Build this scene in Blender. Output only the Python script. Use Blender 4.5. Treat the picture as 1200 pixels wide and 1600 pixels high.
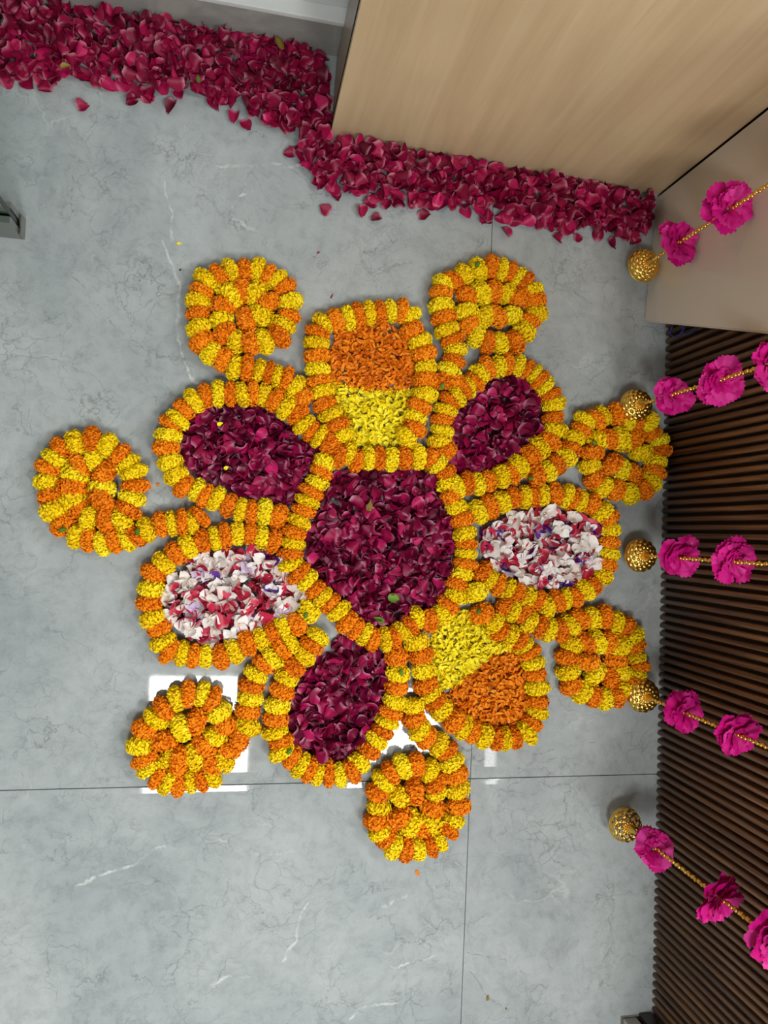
import bpy, bmesh, math, random
import numpy as np
from mathutils import Vector, Matrix, Euler

random.seed(7); rng = np.random.default_rng(7)
scene = bpy.context.scene
for o in list(bpy.data.objects): bpy.data.objects.remove(o)
COL = scene.collection

# ------------------------------------------------------------------ camera
F = 1120.0; NADIR = (375.0, 825.0); CAM_H = 1.6
zc = np.array([-(NADIR[0]-600)/F, (NADIR[1]-800)/F, 1.0]); zc /= np.linalg.norm(zc)
def cam_ray(p): return np.array([(p[0]-600)/F, -(p[1]-800)/F, -1.0])
_n = np.cross(cam_ray((767, 360)), cam_ray((718, 1600)))
yc = np.cross(zc, _n); yc /= np.linalg.norm(yc)
if yc[1] < 0: yc = -yc
xc = np.cross(yc, zc)
ROT = np.array([xc, yc, zc])
cam_d = bpy.data.cameras.new('camera'); cam = bpy.data.objects.new('camera', cam_d); COL.objects.link(cam)
cam_d.sensor_fit = 'VERTICAL'; cam_d.sensor_height = 36.0; cam_d.lens = F/1600*36.0
cam_d.clip_start = 0.02
cam.matrix_world = Matrix([[*ROT[0], 0], [*ROT[1], 0], [*ROT[2], CAM_H], [0, 0, 0, 1]])
scene.camera = cam
def P(px, py, z=0.0):
    """point of the room at height z seen at a pixel of the photograph"""
    d = ROT @ cam_ray((px, py)); t = (CAM_H - z)/-d[2]
    return Vector((d[0]*t, d[1]*t, z))

# ------------------------------------------------------------------ world, lamps, exposure
EXPOSURE = 1.10
LAMP_STRENGTH = 15.0
scene.view_settings.view_transform = 'Standard'; scene.view_settings.look = 'None'
scene.view_settings.gamma = 1.0; scene.view_settings.use_curve_mapping = False
scene.view_settings.exposure = EXPOSURE
w = bpy.data.worlds.new('world'); scene.world = w; w.use_nodes = True
w.node_tree.nodes['Background'].inputs[0].default_value = (0.8, 0.9, 1.0, 1)
w.node_tree.nodes['Background'].inputs[1].default_value = 0.25

# ------------------------------------------------------------------ helpers
def lin(r, g, b):
    f = lambda c: (c/255/12.92) if c/255 <= 0.04045 else ((c/255+0.055)/1.055)**2.4
    return (f(r), f(g), f(b), 1.0)
def new_mat(name, col=(.5, .5, .5, 1), rough=.5, metal=0.0, spec=.5):
    m = bpy.data.materials.new(name); m.use_nodes = True
    b = m.node_tree.nodes['Principled BSDF']
    b.inputs['Base Color'].default_value = col; b.inputs['Roughness'].default_value = rough
    b.inputs['Metallic'].default_value = metal; b.inputs['Specular IOR Level'].default_value = spec
    return m, m.node_tree, b
def N(nt, typ, **kw):
    n = nt.nodes.new(typ)
    for k, v in kw.items():
        if k.startswith('i_'):
            key = k[2:]; key = int(key) if key.isdigit() else key.replace('_', ' ')
            n.inputs[key].default_value = v
        else: setattr(n, k, v)
    return n
def L(nt, a, b): nt.links.new(a, b)
def ramp(nt, stops, interp='LINEAR'):
    r = nt.nodes.new('ShaderNodeValToRGB'); cr = r.color_ramp; cr.interpolation = interp
    while len(cr.elements) < len(stops): cr.elements.new(0.5)
    for e, (p, c) in zip(cr.elements, stops): e.position = p; e.color = c
    return r
def mixc(nt, fac, a, b, blend='MIX'):
    m = nt.nodes.new('ShaderNodeMix'); m.data_type = 'RGBA'; m.blend_type = blend
    for s, v in ((m.inputs[0], fac), (m.inputs[6], a), (m.inputs[7], b)):
        if isinstance(v, bpy.types.NodeSocket): nt.links.new(v, s)
        else: s.default_value = v
    return m.outputs[2]
def math_n(nt, op, a, b=None, clamp=False):
    m = nt.nodes.new('ShaderNodeMath'); m.operation = op; m.use_clamp = clamp
    for i, v in enumerate((a, b)):
        if v is None: continue
        if isinstance(v, bpy.types.NodeSocket): nt.links.new(v, m.inputs[i])
        else: m.inputs[i].default_value = v
    return m.outputs[0]

def mesh_np(name, verts, faces, mat=None, smooth=False, attrs=None):
    me = bpy.data.meshes.new(name)
    me.from_pydata([tuple(v) for v in verts], [], [tuple(int(i) for i in f) for f in faces])
    if smooth: me.polygons.foreach_set('use_smooth', [True]*len(me.polygons))
    if attrs:
        for k, a in attrs.items():
            at = me.attributes.new(k, 'FLOAT', 'POINT'); at.data.foreach_set('value', np.asarray(a, dtype=np.float32))
    if mat: me.materials.append(mat)
    me.update()
    return me
def link(name, me, parent=None, loc=(0, 0, 0), rot=(0, 0, 0), scale=(1, 1, 1)):
    o = bpy.data.objects.new(name, me); COL.objects.link(o)
    o.location = loc; o.rotation_euler = rot; o.scale = scale
    if parent: o.parent = parent
    return o
def tag(o, label=None, cat=None, group=None, kind=None):
    if label: o['label'] = label
    if cat: o['category'] = cat
    if group: o['group'] = group
    if kind: o['kind'] = kind
    return o
def empty(name, loc=(0, 0, 0), rz=0.0):
    o = bpy.data.objects.new(name, None); COL.objects.link(o); o.location = loc; o.rotation_euler = (0, 0, rz)
    o.empty_display_size = .05
    return o
def box_mesh(name, size, mat, bevel=0.0, origin=(0, 0, 0), seg=2):
    bm = bmesh.new(); bmesh.ops.create_cube(bm, size=1.0)
    for v in bm.verts: v.co = Vector((v.co.x*size[0]+origin[0], v.co.y*size[1]+origin[1], v.co.z*size[2]+origin[2]))
    if bevel: bmesh.ops.bevel(bm, geom=bm.edges[:], offset=bevel, segments=seg, affect='EDGES', profile=.6)
    me = bpy.data.meshes.new(name); bm.to_mesh(me); bm.free(); me.materials.append(mat)
    return me
def tube(points, radii, sides=8, cap=True):
    """verts, faces of a tube through points"""
    V, Fc = [], []
    pts = [Vector(p) for p in points]
    for i, p in enumerate(pts):
        d = (pts[min(i+1, len(pts)-1)] - pts[max(i-1, 0)]).normalized()
        a = d.orthogonal().normalized() if i == 0 else (a - d*a.dot(d)).normalized()
        b = d.cross(a); r = radii[i] if hasattr(radii, '__len__') else radii
        for k in range(sides):
            t = 2*math.pi*k/sides; V.append(p + a*(r*math.cos(t)) + b*(r*math.sin(t)))
    for i in range(len(pts)-1):
        for k in range(sides):
            k2 = (k+1) % sides
            Fc.append((i*sides+k, i*sides+k2, (i+1)*sides+k2, (i+1)*sides+k))
    if cap:
        Fc.append(tuple(range(sides-1, -1, -1))); n0 = (len(pts)-1)*sides; Fc.append(tuple(range(n0, n0+sides)))
    return V, Fc
class Acc:
    def __init__(s): s.v = []; s.f = []; s.n = 0; s.at = {}
    def add(s, V, Fc, **attrs):
        V = np.asarray([tuple(x) for x in V], dtype=float); s.v.append(V)
        s.f += [tuple(i+s.n for i in f) for f in Fc]; s.n += len(V)
        for k, a in attrs.items(): s.at.setdefault(k, []).append(np.broadcast_to(np.asarray(a, dtype=float), (len(V),)))
    def mesh(s, name, mat, smooth=False):
        return mesh_np(name, np.concatenate(s.v), s.f, mat, smooth, {k: np.concatenate(a) for k, a in s.at.items()})
def inside(poly, x, y):
    c = False; j = len(poly)-1
    for i in range(len(poly)):
        xi, yi = poly[i]; xj, yj = poly[j]
        if (yi > y) != (yj > y) and x < (xj-xi)*(y-yi)/(yj-yi)+xi: c = not c
        j = i
    return c
def edge_dist(poly, x, y):
    best = 1e9
    for i in range(len(poly)):
        ax, ay = poly[i-1]; bx, by = poly[i]; dx, dy = bx-ax, by-ay
        t = max(0, min(1, ((x-ax)*dx+(y-ay)*dy)/(dx*dx+dy*dy+1e-12)))
        best = min(best, math.hypot(x-ax-t*dx, y-ay-t*dy))
    return best

# ------------------------------------------------------------------ materials
def world_pos(nt): return N(nt, 'ShaderNodeNewGeometry').outputs['Position']
def marble_material():
    m, nt, b = new_mat('grey_marble_tile', rough=.035, spec=.5)
    pos = world_pos(nt)
    wn = N(nt, 'ShaderNodeTexNoise', i_Scale=5.0, i_Detail=6.0, i_Roughness=.6); L(nt, pos, wn.inputs['Vector'])
    off = N(nt, 'ShaderNodeVectorMath', operation='SUBTRACT'); L(nt, wn.outputs['Color'], off.inputs[0]); off.inputs[1].default_value = (.5, .5, .5)
    def warped(k):
        s = N(nt, 'ShaderNodeVectorMath', operation='SCALE'); L(nt, off.outputs[0], s.inputs[0]); s.inputs['Scale'].default_value = k
        a = N(nt, 'ShaderNodeVectorMath', operation='ADD'); L(nt, pos, a.inputs[0]); L(nt, s.outputs[0], a.inputs[1]); return a.outputs[0]
    # clouds
    c1 = N(nt, 'ShaderNodeTexNoise', i_Scale=2.6, i_Detail=9.0, i_Roughness=.62, i_Distortion=.6); L(nt, pos, c1.inputs['Vector'])
    base = ramp(nt, [(.3, lin(148, 157, 160)), (.5, lin(168, 176, 178)), (.7, lin(184, 191, 192))]); L(nt, c1.outputs['Fac'], base.inputs[0])
    # fine mottling
    c2 = N(nt, 'ShaderNodeTexNoise', i_Scale=30.0, i_Detail=10.0, i_Roughness=.75); L(nt, warped(.12), c2.inputs['Vector'])
    mott = ramp(nt, [(.30, (.80, .80, .80, 1)), (.5, (1.0, 1.0, 1.0, 1)), (.70, (1.10, 1.10, 1.10, 1))]); L(nt, c2.outputs['Fac'], mott.inputs[0])
    col = mixc(nt, 1.0, base.outputs[0], mott.outputs[0], 'MULTIPLY')
    # hairline dark veins in patches
    def veins(scale, warp, width, mask_scale, lo, hi):
        v = N(nt, 'ShaderNodeTexVoronoi', feature='DISTANCE_TO_EDGE', i_Scale=scale); L(nt, warped(warp), v.inputs['Vector'])
        r = ramp(nt, [(0.0, (1, 1, 1, 1)), (width, (0, 0, 0, 1))]); L(nt, v.outputs['Distance'], r.inputs[0])
        k = N(nt, 'ShaderNodeTexNoise', i_Scale=mask_scale, i_Detail=5.0, i_Roughness=.6); L(nt, pos, k.inputs['Vector'])
        kr = ramp(nt, [(lo, (0, 0, 0, 1)), (hi, (1, 1, 1, 1))]); L(nt, k.outputs['Fac'], kr.inputs[0])
        return math_n(nt, 'MULTIPLY', r.outputs[0], kr.outputs[0])
    d1 = veins(7.0, .30, .018, 7.0, .46, .60)
    d2 = veins(21.0, .20, .045, 5.0, .48, .64)
    d3 = veins(46.0, .12, .07, 7.0, .56, .70)
    col = mixc(nt, math_n(nt, 'MULTIPLY', d3, .45), col, lin(118, 124, 122))
    col = mixc(nt, math_n(nt, 'MULTIPLY', d1, .55), col, lin(105, 112, 112))
    col = mixc(nt, math_n(nt, 'MULTIPLY', d2, .50), col, lin(112, 118, 118))
    w1 = veins(4.0, .30, .018, 3.0, .56, .66)
    col = mixc(nt, math_n(nt, 'MULTIPLY', w1, .6), col, lin(205, 211, 210))
    # the large veins of these slabs
    fn = N(nt, 'ShaderNodeTexNoise', i_Scale=16.0, i_Detail=6.0, i_Roughness=.65); L(nt, pos, fn.inputs['Vector'])
    fo = N(nt, 'ShaderNodeVectorMath', operation='SUBTRACT'); L(nt, fn.outputs['Color'], fo.inputs[0]); fo.inputs[1].default_value = (.5, .5, .5)
    fs = N(nt, 'ShaderNodeVectorMath', operation='SCALE'); L(nt, fo.outputs[0], fs.inputs[0]); fs.inputs['Scale'].default_value = .04
    fa = N(nt, 'ShaderNodeVectorMath', operation='ADD'); L(nt, pos, fa.inputs[0]); L(nt, fs.outputs[0], fa.inputs[1]); wp = fa.outputs[0]
    def strokes(lines, half):
        acc = None
        for ln in lines:
            pts = [P(*q) for q in ln]
            for a, bb in zip(pts[:-1], pts[1:]):
                ba = bb-a
                pa = N(nt, 'ShaderNodeVectorMath', operation='SUBTRACT'); L(nt, wp, pa.inputs[0]); pa.inputs[1].default_value = a
                dt = N(nt, 'ShaderNodeVectorMath', operation='DOT_PRODUCT'); L(nt, pa.outputs[0], dt.inputs[0]); dt.inputs[1].default_value = ba/ba.length_squared
                h = math_n(nt, 'ADD', dt.outputs['Value'], 0.0, True)
                s = N(nt, 'ShaderNodeVectorMath', operation='SCALE'); s.inputs[0].default_value = ba; L(nt, h, s.inputs['Scale'])
                df = N(nt, 'ShaderNodeVectorMath', operation='DISTANCE'); L(nt, pa.outputs[0], df.inputs[0]); L(nt, s.outputs[0], df.inputs[1])
                acc = df.outputs['Value'] if acc is None else math_n(nt, 'MINIMUM', acc, df.outputs['Value'])
        mr = N(nt, 'ShaderNodeMapRange', i_1=0.0, i_2=half, i_3=1.0, i_4=0.0); L(nt, acc, mr.inputs[0])
        return mr.outputs[0]
    brk = N(nt, 'ShaderNodeTexNoise', i_Scale=22.0, i_Detail=3.0); L(nt, pos, brk.inputs['Vector'])
    br = ramp(nt, [(.34, (.2, .2, .2, 1)), (.54, (.95, .95, .95, 1))]); L(nt, brk.outputs['Fac'], br.inputs[0])
    ws = strokes([[(258, 285), (268, 330), (269, 377)], [(253, 375), (277, 432), (278, 520), (292, 585), (306, 597)],
                  [(118, 1387), (165, 1366), (212, 1352), (242, 1325), (262, 1320)], [(482, 1415), (464, 1438), (461, 1465), (442, 1503)],
                  [(597, 1418), (636, 1401)], [(340, 260), (470, 259)], [(360, 322), (372, 306), (396, 296)], [(365, 340), (402, 360)],
                  [(547, 1590), (560, 1575), (622, 1567)], [(405, 1335), (470, 1332)], [(310, 1316), (355, 1317)], [(335, 1540), (350, 1530), (390, 1527)], [(610, 1510), (680, 1495)]], .0042)
    col = mixc(nt, math_n(nt, 'MULTIPLY', ws, br.outputs[0]), col, lin(214, 219, 217))
    ds = strokes([[(113, 268), (113, 432), (190, 520), (252, 642)], [(250, 1435), (320, 1432), (345, 1415), (355, 1370)], [(250, 1440), (288, 1472)],
                  [(730, 1487), (790, 1502), (850, 1545)], [(735, 1520), (775, 1570), (830, 1600)], [(830, 1180), (900, 1165), (930, 1160)], [(810, 1200), (870, 1185)],
                  [(880, 640), (915, 600), (955, 575)], [(905, 575), (950, 560), (975, 620)], [(830, 425), (880, 445), (935, 480)]], .0022)
    col = mixc(nt, math_n(nt, 'MULTIPLY', ds, .6), col, lin(112, 117, 115))
    L(nt, col, b.inputs['Base Color'])
    rr = N(nt, 'ShaderNodeMapRange', i_1=.3, i_2=.7, i_3=.025, i_4=.06); L(nt, c2.outputs['Fac'], rr.inputs[0]); L(nt, rr.outputs[0], b.inputs['Roughness'])
    return m
M_MARBLE = marble_material()
M_GROUT = new_mat('dark_grout', lin(70, 72, 72), .9)[0]
def paint_material(name, col, rough=.6, scale=30, amt=.04):
    m, nt, b = new_mat(name, col, rough)
    n = N(nt, 'ShaderNodeTexNoise', i_Scale=scale, i_Detail=6.0); L(nt, world_pos(nt), n.inputs['Vector'])
    c = mixc(nt, n.outputs['Fac'], tuple(x*(1-amt) for x in col[:3])+(1,), tuple(min(1, x*(1+amt)) for x in col[:3])+(1,))
    L(nt, c, b.inputs['Base Color'])
    bp = N(nt, 'ShaderNodeBump', i_Strength=.05, i_Distance=.002); L(nt, n.outputs['Fac'], bp.inputs['Height']); L(nt, bp.outputs[0], b.inputs['Normal'])
    return m
M_WALL = paint_material('white_wall_paint', lin(222, 225, 226))
M_WALL2 = paint_material('grey_wall_paint', lin(196, 196, 194))
M_CEIL = paint_material('ceiling_paint', lin(215, 218, 220), .7)
M_CAP = paint_material('white_ledge_paint', lin(232, 235, 235), .5)
M_BOARD = paint_material('glossy_white_board', lin(220, 209, 194), .12, 6, .03)
M_STONE = None
def skirting_material():
    m, nt, b = new_mat('stone_skirting', rough=.12)
    c = N(nt, 'ShaderNodeTexNoise', i_Scale=6.0, i_Detail=8.0, i_Roughness=.65, i_Distortion=.8); L(nt, world_pos(nt), c.inputs['Vector'])
    r = ramp(nt, [(.3, lin(146, 146, 142)), (.55, lin(164, 164, 160)), (.7, lin(186, 186, 180))]); L(nt, c.outputs['Fac'], r.inputs[0]); L(nt, r.outputs[0], b.inputs['Base Color'])
    return m
M_STONE = skirting_material()
def wood_material(name, stops, sx, sz, rough, dist=2.0, spec=.4):
    m, nt, b = new_mat(name, rough=rough, spec=spec)
    mp = N(nt, 'ShaderNodeMapping'); mp.inputs['Scale'].default_value = (sx, sx, sz); L(nt, world_pos(nt), mp.inputs['Vector'])
    n = N(nt, 'ShaderNodeTexNoise', i_Scale=1.0, i_Detail=9.0, i_Roughness=.62, i_Distortion=dist); L(nt, mp.outputs[0], n.inputs['Vector'])
    r = ramp(nt, stops); L(nt, n.outputs['Fac'], r.inputs[0])
    big = N(nt, 'ShaderNodeTexNoise', i_Scale=3.0, i_Detail=2.0); L(nt, world_pos(nt), big.inputs['Vector'])
    br = ramp(nt, [(.3, (.93, .93, .93, 1)), (.7, (1.05, 1.04, 1.03, 1))]); L(nt, big.outputs['Fac'], br.inputs[0])
    L(nt, mixc(nt, 1.0, r.outputs[0], br.outputs[0], 'MULTIPLY'), b.inputs['Base Color'])
    return m
M_WOOD = wood_material('pale_wood_laminate', [(.25, lin(196, 170, 133)), (.5, lin(211, 185, 147)), (.75, lin(220, 197, 161))], 24, 1.6, .42, 1.0)
M_WOODSIDE = wood_material('brown_edge_laminate', [(.25, lin(146, 130, 110)), (.75, lin(166, 150, 130))], 20, 1.5, .3, .5)
M_SLAT = wood_material('dark_walnut_slat', [(.30, lin(62, 43, 33)), (.46, lin(108, 78, 58)), (.60, lin(142, 102, 68)), (.74, lin(178, 128, 80))], 85, 2.4, .36, 1.2)
M_SLATBACK = new_mat('black_groove_board', lin(20, 15, 13), .7)[0]
M_COUNTER = new_mat('dark_counter_top', lin(52, 40, 34), .3)[0]
M_STEEL = new_mat('brushed_steel', lin(165, 165, 158), .28, 1.0)[0]
M_ALU = new_mat('grey_powder_coat', lin(176, 172, 166), .45)[0]
M_RUBBER = new_mat('black_rubber', lin(14, 14, 14), .6)[0]
def glass_material():
    m, nt, b = new_mat('green_tinted_glass', lin(235, 246, 242), .02)
    b.inputs['Transmission Weight'].default_value = 1.0; b.inputs['IOR'].default_value = 1.5
    va = N(nt, 'ShaderNodeVolumeAbsorption', i_Density=24.0); va.inputs['Color'].default_value = (.45, .78, .66, 1)
    L(nt, va.outputs[0], nt.nodes['Material Output'].inputs['Volume'])
    return m
M_GLASS = glass_material()
M_BLUE = new_mat('blue_cable', lin(45, 60, 150), .45)[0]
def emis(name, col, s):
    m, nt, b = new_mat(name, (0.8, .8, .8, 1), .5)
    b.inputs['Emission Color'].default_value = col; b.inputs['Emission Strength'].default_value = s
    return m
M_LAMP = emis('panel_light_diffuser', (1.0, .985, .95, 1), LAMP_STRENGTH)
M_STRIP = emis('strip_light_diffuser', (1.0, .985, .95, 1), LAMP_STRENGTH*.33)

# ------------------------------------------------------------------ the setting
JX = P(735, 1217).x; JY = P(735, 1217).y
TW, TH, TT, GAP = 1.2, 1.8, .010, .0016
X0, X1, Y0 = -2.6, 4.0, -3.4
YW = P(518, 90).y + .004                       # front of the stone skirting
CEIL = 2.7
floor = link('floor', box_mesh('floor', (X1-X0+.4, YW+.4-Y0, .08), M_GROUT, origin=((X0+X1)/2, (Y0+YW+.3)/2, -.04-TT-.0002)))
tag(floor, 'grey veined marble tile floor with thin dark joints', kind='structure')
def tile_mesh(w_, h_):
    """slab with a slightly eased, dipping rim"""
    rings = [(0.0, -TT), (0.0, -.0012), (.0006, -.0005), (.004, -.00030), (.013, -.00012), (.026, 0.0)]
    V, Fc = [], []
    for ins, z in rings:
        for sx, sy in ((-1, -1), (1, -1), (1, 1), (-1, 1)):
            V.append((sx*(w_/2), sy*(h_/2-ins), z))
    for i in range(len(rings)-1):
        for k in range(4):
            k2 = (k+1) % 4; Fc.append((i*4+k, i*4+k2, (i+1)*4+k2, (i+1)*4+k))
    n = (len(rings)-1)*4; Fc.append((n, n+1, n+2, n+3)); Fc.append((3, 2, 1, 0))
    return mesh_np('floor_tile', V, Fc, M_MARBLE)
tm = tile_mesh(TW-GAP, TH-GAP)
for i in range(-3, 4):
    for j in range(-2, 1):
        x = JX+(i+.5)*TW; y = JY+(j+.5)*TH
        if x-TW/2 > X1 or x+TW/2 < X0: continue
        t = link('tile', tm, floor, (x, y, 0))
# stone skirting with white ledge, wall above
sk = link('baseboard_back', box_mesh('baseboard_back', (X1-X0, .032, .1), M_STONE, origin=((X0+X1)/2, YW+.016, .05), bevel=.001))
tag(sk, 'grey stone skirting along the foot of the white wall', kind='structure')
cap = link('trim_1', box_mesh('trim_1', (X1-X0, .034, .012), M_CAP, origin=((X0+X1)/2, YW+.016, .106), bevel=.002))
tag(cap, 'white painted ledge on top of the stone skirting', kind='structure')
def wall(name, size, origin, label, mat=M_WALL):
    o = link(name, box_mesh(name, size, mat, origin=origin)); tag(o, label, kind='structure'); return o
wall('wall_back', (X1-X0, .1, CEIL), ((X0+X1)/2, YW+.033+.05, CEIL/2), 'plain white plastered wall behind the skirting ledge')
wall('wall_left', (.1, YW+.1-Y0, CEIL), (X0-.05, (Y0+YW)/2, CEIL/2), 'plain grey wall on the left outside the picture', M_WALL2)
wall('wall_right', (.1, YW+.1-Y0, CEIL), (X1+.05, (Y0+YW)/2, CEIL/2), 'plain white wall on the right behind the counter')
wall('wall_front', (X1-X0, .1, CEIL), ((X0+X1)/2, Y0-.05, CEIL/2), 'plain grey wall behind the photographer', M_WALL2)
wall('ceiling', (X1-X0+.4, YW+.5-Y0, .1), ((X0+X1)/2, (Y0+YW)/2, CEIL+.05), 'plain pale ceiling with flush panel lights', M_CEIL)
# ceiling lights found from their mirror images in the floor, plus unseen added fill panels
def panel_light(cx, cy, w_, h_, mat, label, group=None, name='ceiling_light'):
    t = empty(name, (cx, cy, CEIL)); tag(t, label, 'light', group)
    fr = Acc()
    for sx, sy, lx, ly in ((0, 1, w_+.03, .015), (0, -1, w_+.03, .015), (1, 0, .015, h_), (-1, 0, .015, h_)):
        bx, by = sx*(w_/2+.0075), sy*(h_/2+.0075)
        m = box_mesh('tmp', (lx, ly, .012), M_CAP, origin=(bx, by, -.006))
        fr.add([v.co for v in m.vertices], [tuple(p.vertices) for p in m.polygons]); bpy.data.meshes.remove(m)
    link('frame', fr.mesh('light_frame', M_CAP), t)
    link('diffuser', mesh_np('light_diffuser', [(-w_/2, -h_/2, -.008), (w_/2, -h_/2, -.008), (w_/2, h_/2, -.008), (-w_/2, h_/2, -.008)], [(3, 2, 1, 0)], mat), t)
a = P(232, 1059, -CEIL); b_ = P(388, 1206, -CEIL)
lcx, lcy = (a.x+b_.x)/2, (a.y+b_.y)/2
panel_light(lcx, lcy, .565, .565, M_LAMP, 'square ceiling panel light mirrored in the floor at lower left', 'ceiling panel lights')
b2 = P(616, 1135, -CEIL)
panel_light(b2.x, lcy, .565, .565, M_LAMP, 'square ceiling panel light mirrored in the floor below the rangoli', 'ceiling panel lights')
panel_light(b2.x+1.2, lcy+1.2, .565, .565, M_LAMP, 'added unseen fill light panel above the far side of the counter', 'ceiling panel lights')  # unseen panel added to brighten the upper floor and cabinet front
panel_light(b2.x+2.4, lcy+1.2, .565, .565, M_LAMP, 'added unseen fill light panel behind the counter, nearest the right wall', 'ceiling panel lights')  # second unseen panel, added as more fill from the right
st = P(766, 1150, -CEIL)
panel_light(st.x, lcy, .07, .565, M_STRIP, 'narrow ceiling strip light mirrored as a thin pale bar', name='strip_light')

# ------------------------------------------------------------------ pale wood cabinet
cA, cB = P(516, 212), P(1026, 306)
ang = math.atan2(cB.y-cA.y, cB.x-cA.x); cw = (cB-cA).length
CH = 2.1; depth = YW - max(cA.y, cB.y) - .002
cab = empty('wood_cabinet', (cA.x, cA.y, 0), ang)
tag(cab, 'tall pale wood laminate cabinet standing against the white wall', 'cabinet')
link('front_panel', box_mesh('front_panel', (cw, .018, CH), M_WOOD, .0008, (cw/2, .009, CH/2)), cab)
link('side_panel', box_mesh('side_panel', (.018, depth-.03, CH), M_WOODSIDE, .0008, (.0095, .0195+(depth-.03)/2, CH/2)), cab)
link('side_panel', box_mesh('side_panel', (.018, depth-.03, CH), M_WOODSIDE, .0008, (cw-.0095, .0195+(depth-.03)/2, CH/2)), cab)
link('edge_strip', box_mesh('edge_strip', (.0022, .003, CH), M_RUBBER, 0, (-.0008, .0165, CH/2)), cab)
link('top_panel', box_mesh('top_panel', (cw, depth, .018), M_WOOD, .0008, (cw/2, depth/2, CH+.009)), cab)

# ------------------------------------------------------------------ dark fluted counter on the right
dA, dB = P(1041, 470), P(1018, 1600)             # foot of the slats
ddir = (dB-dA).normalized(); dA2 = dA - ddir*(.86-(dA.y-.0)*0 - .5); 
LEN = 2.6; start = Vector((dA.x, dA.y, 0)) - ddir*.33
dang = math.atan2(ddir.y, ddir.x)                 # local x runs along the front, local -y... room side
desk = empty('fluted_counter', start, dang)
tag(desk, 'dark brown counter front of narrow rounded vertical wood slats', 'counter')
DH = .76; PITCH = .0201
sgn = 1.0                                         # local +y points to the counter's inside
link('backing_board', box_mesh('backing_board', (LEN, .02, DH), M_SLATBACK, 0, (LEN/2, .016+.010, DH/2)), desk)
link('counter_body', box_mesh('counter_body', (LEN, .5, DH), M_COUNTER, .002, (LEN/2, .287, DH/2)), desk)
link('counter_top', box_mesh('counter_top', (LEN, .65, .03), M_COUNTER, .004, (LEN/2, .255, DH+.015)), desk)
def slat_mesh():
    prof = []; w_ = .0120; d_ = .0165
    for k in range(9):
        t = math.pi*k/8; prof.append((-w_/2*math.copysign(abs(math.cos(t))**.8, math.cos(t)), d_*.30-d_*.30*math.sin(t)))
    prof = [(-w_/2, d_)] + prof + [(w_/2, d_)]
    V = [(x, y, 0.0) for x, y in prof] + [(x, y, DH) for x, y in prof]; n = len(prof)
    Fc = [(i, i+1, n+i+1, n+i) for i in range(n-1)] + [tuple(range(n-1, -1, -1)), tuple(range(n, 2*n))]
    me = mesh_np('slat', V, Fc, M_SLAT); me.polygons.foreach_set('use_smooth', [0 < i < n-2 for i in range(len(me.polygons))]); return me
sm = slat_mesh()
for i in range(int(LEN/PITCH)):
    link('slat', sm, desk, ((i+.5)*PITCH, 0, 0))

# ------------------------------------------------------------------ glossy white board at the counter's end
b0, b1 = P(1026, 308), P(1006, 502)
bn = Vector((-(b0-b1).y, (b0-b1).x, 0)).normalized()
if bn.x > 0: bn = -bn                              # towards the room's middle
def on_board(px, py):
    o = Vector((0, 0, CAM_H)); d = Vector(ROT @ cam_ray((px, py))); t = (b0-o).dot(bn)/d.dot(bn); return o+d*t
e = on_board(1200, 521); slope = (e-b1)/(e.z)
HB = .72
top1 = b1+slope*HB; top0 = Vector((b0.x, b0.y, HB))
th = -bn*.018
V = [b0, b1, top1, top0]; V = V+[v+th for v in V]
wb = mesh_np('white_board', [v-b1 for v in V], [(0, 1, 2, 3), (7, 6, 5, 4), (0, 4, 5, 1), (1, 5, 6, 2), (2, 6, 7, 3), (3, 7, 4, 0)], M_BOARD)
bm = bmesh.new(); bm.from_mesh(wb); bmesh.ops.recalc_face_normals(bm, faces=bm.faces); bmesh.ops.bevel(bm, geom=bm.edges[:], offset=.003, segments=2, affect='EDGES'); bm.to_mesh(wb); bm.free()
tag(link('white_board', wb, None, b1), 'glossy off-white board with slanting edge between cabinet and fluted counter', 'board')
# loop of blue cable peeping out under it
def wire(px, r, name_label):
    c = P(*px, 0.02); front = start.x
    pts = []
    for k in range(25):
        t = math.pi*2*k/24*.8+.4
        pts.append((0, r*math.cos(t), r*1.6+r*1.5*math.sin(t)))
    V, Fc = tube(pts, .0022, 6)
    o = link('blue_cable', mesh_np('blue_cable', V, Fc, M_BLUE, True)); return o
for k, (px, z, lab) in enumerate((((1063, 516), .05, 'loop of thin blue cable hanging by the slats, nearer the floor'), ((1095, 513), .10, 'loop of thin blue cable hanging by the slats, higher one'))):
    fx = (dA + ddir*((P(*px).y-dA.y)/ddir.y)).x
    o = wire(px, .018, lab); o.location = (fx-.006, P(px[0], px[1], z).y, z-.02); tag(o, lab, 'cable')

# ------------------------------------------------------------------ frameless glass panel, left edge
g0 = P(37, 375)
gl = empty('glass_panel', (g0.x, g0.y+.022, 0)); tag(gl, 'frameless glass panel in a steel floor clamp at the left edge', 'glass panel')
link('glass_pane', box_mesh('glass_pane', (.9, .012, 2.05), M_GLASS, .0012, (-.4535, 0, .03+1.025)), gl)
for s in (-1, 1):
    link('clamp_plate', box_mesh('clamp_plate', (.9, .0135, .082), M_STEEL, .0012, (-.452, s*.0148, .041)), gl)
link('clamp_end', box_mesh('clamp_end', (.004, .043, .028), M_STEEL, .0008, (0.0005, 0, .014)), gl)
link('gasket', box_mesh('gasket', (.9, .0018, .012), M_RUBBER, 0, (-.455, .0071, .077)), gl)

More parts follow.
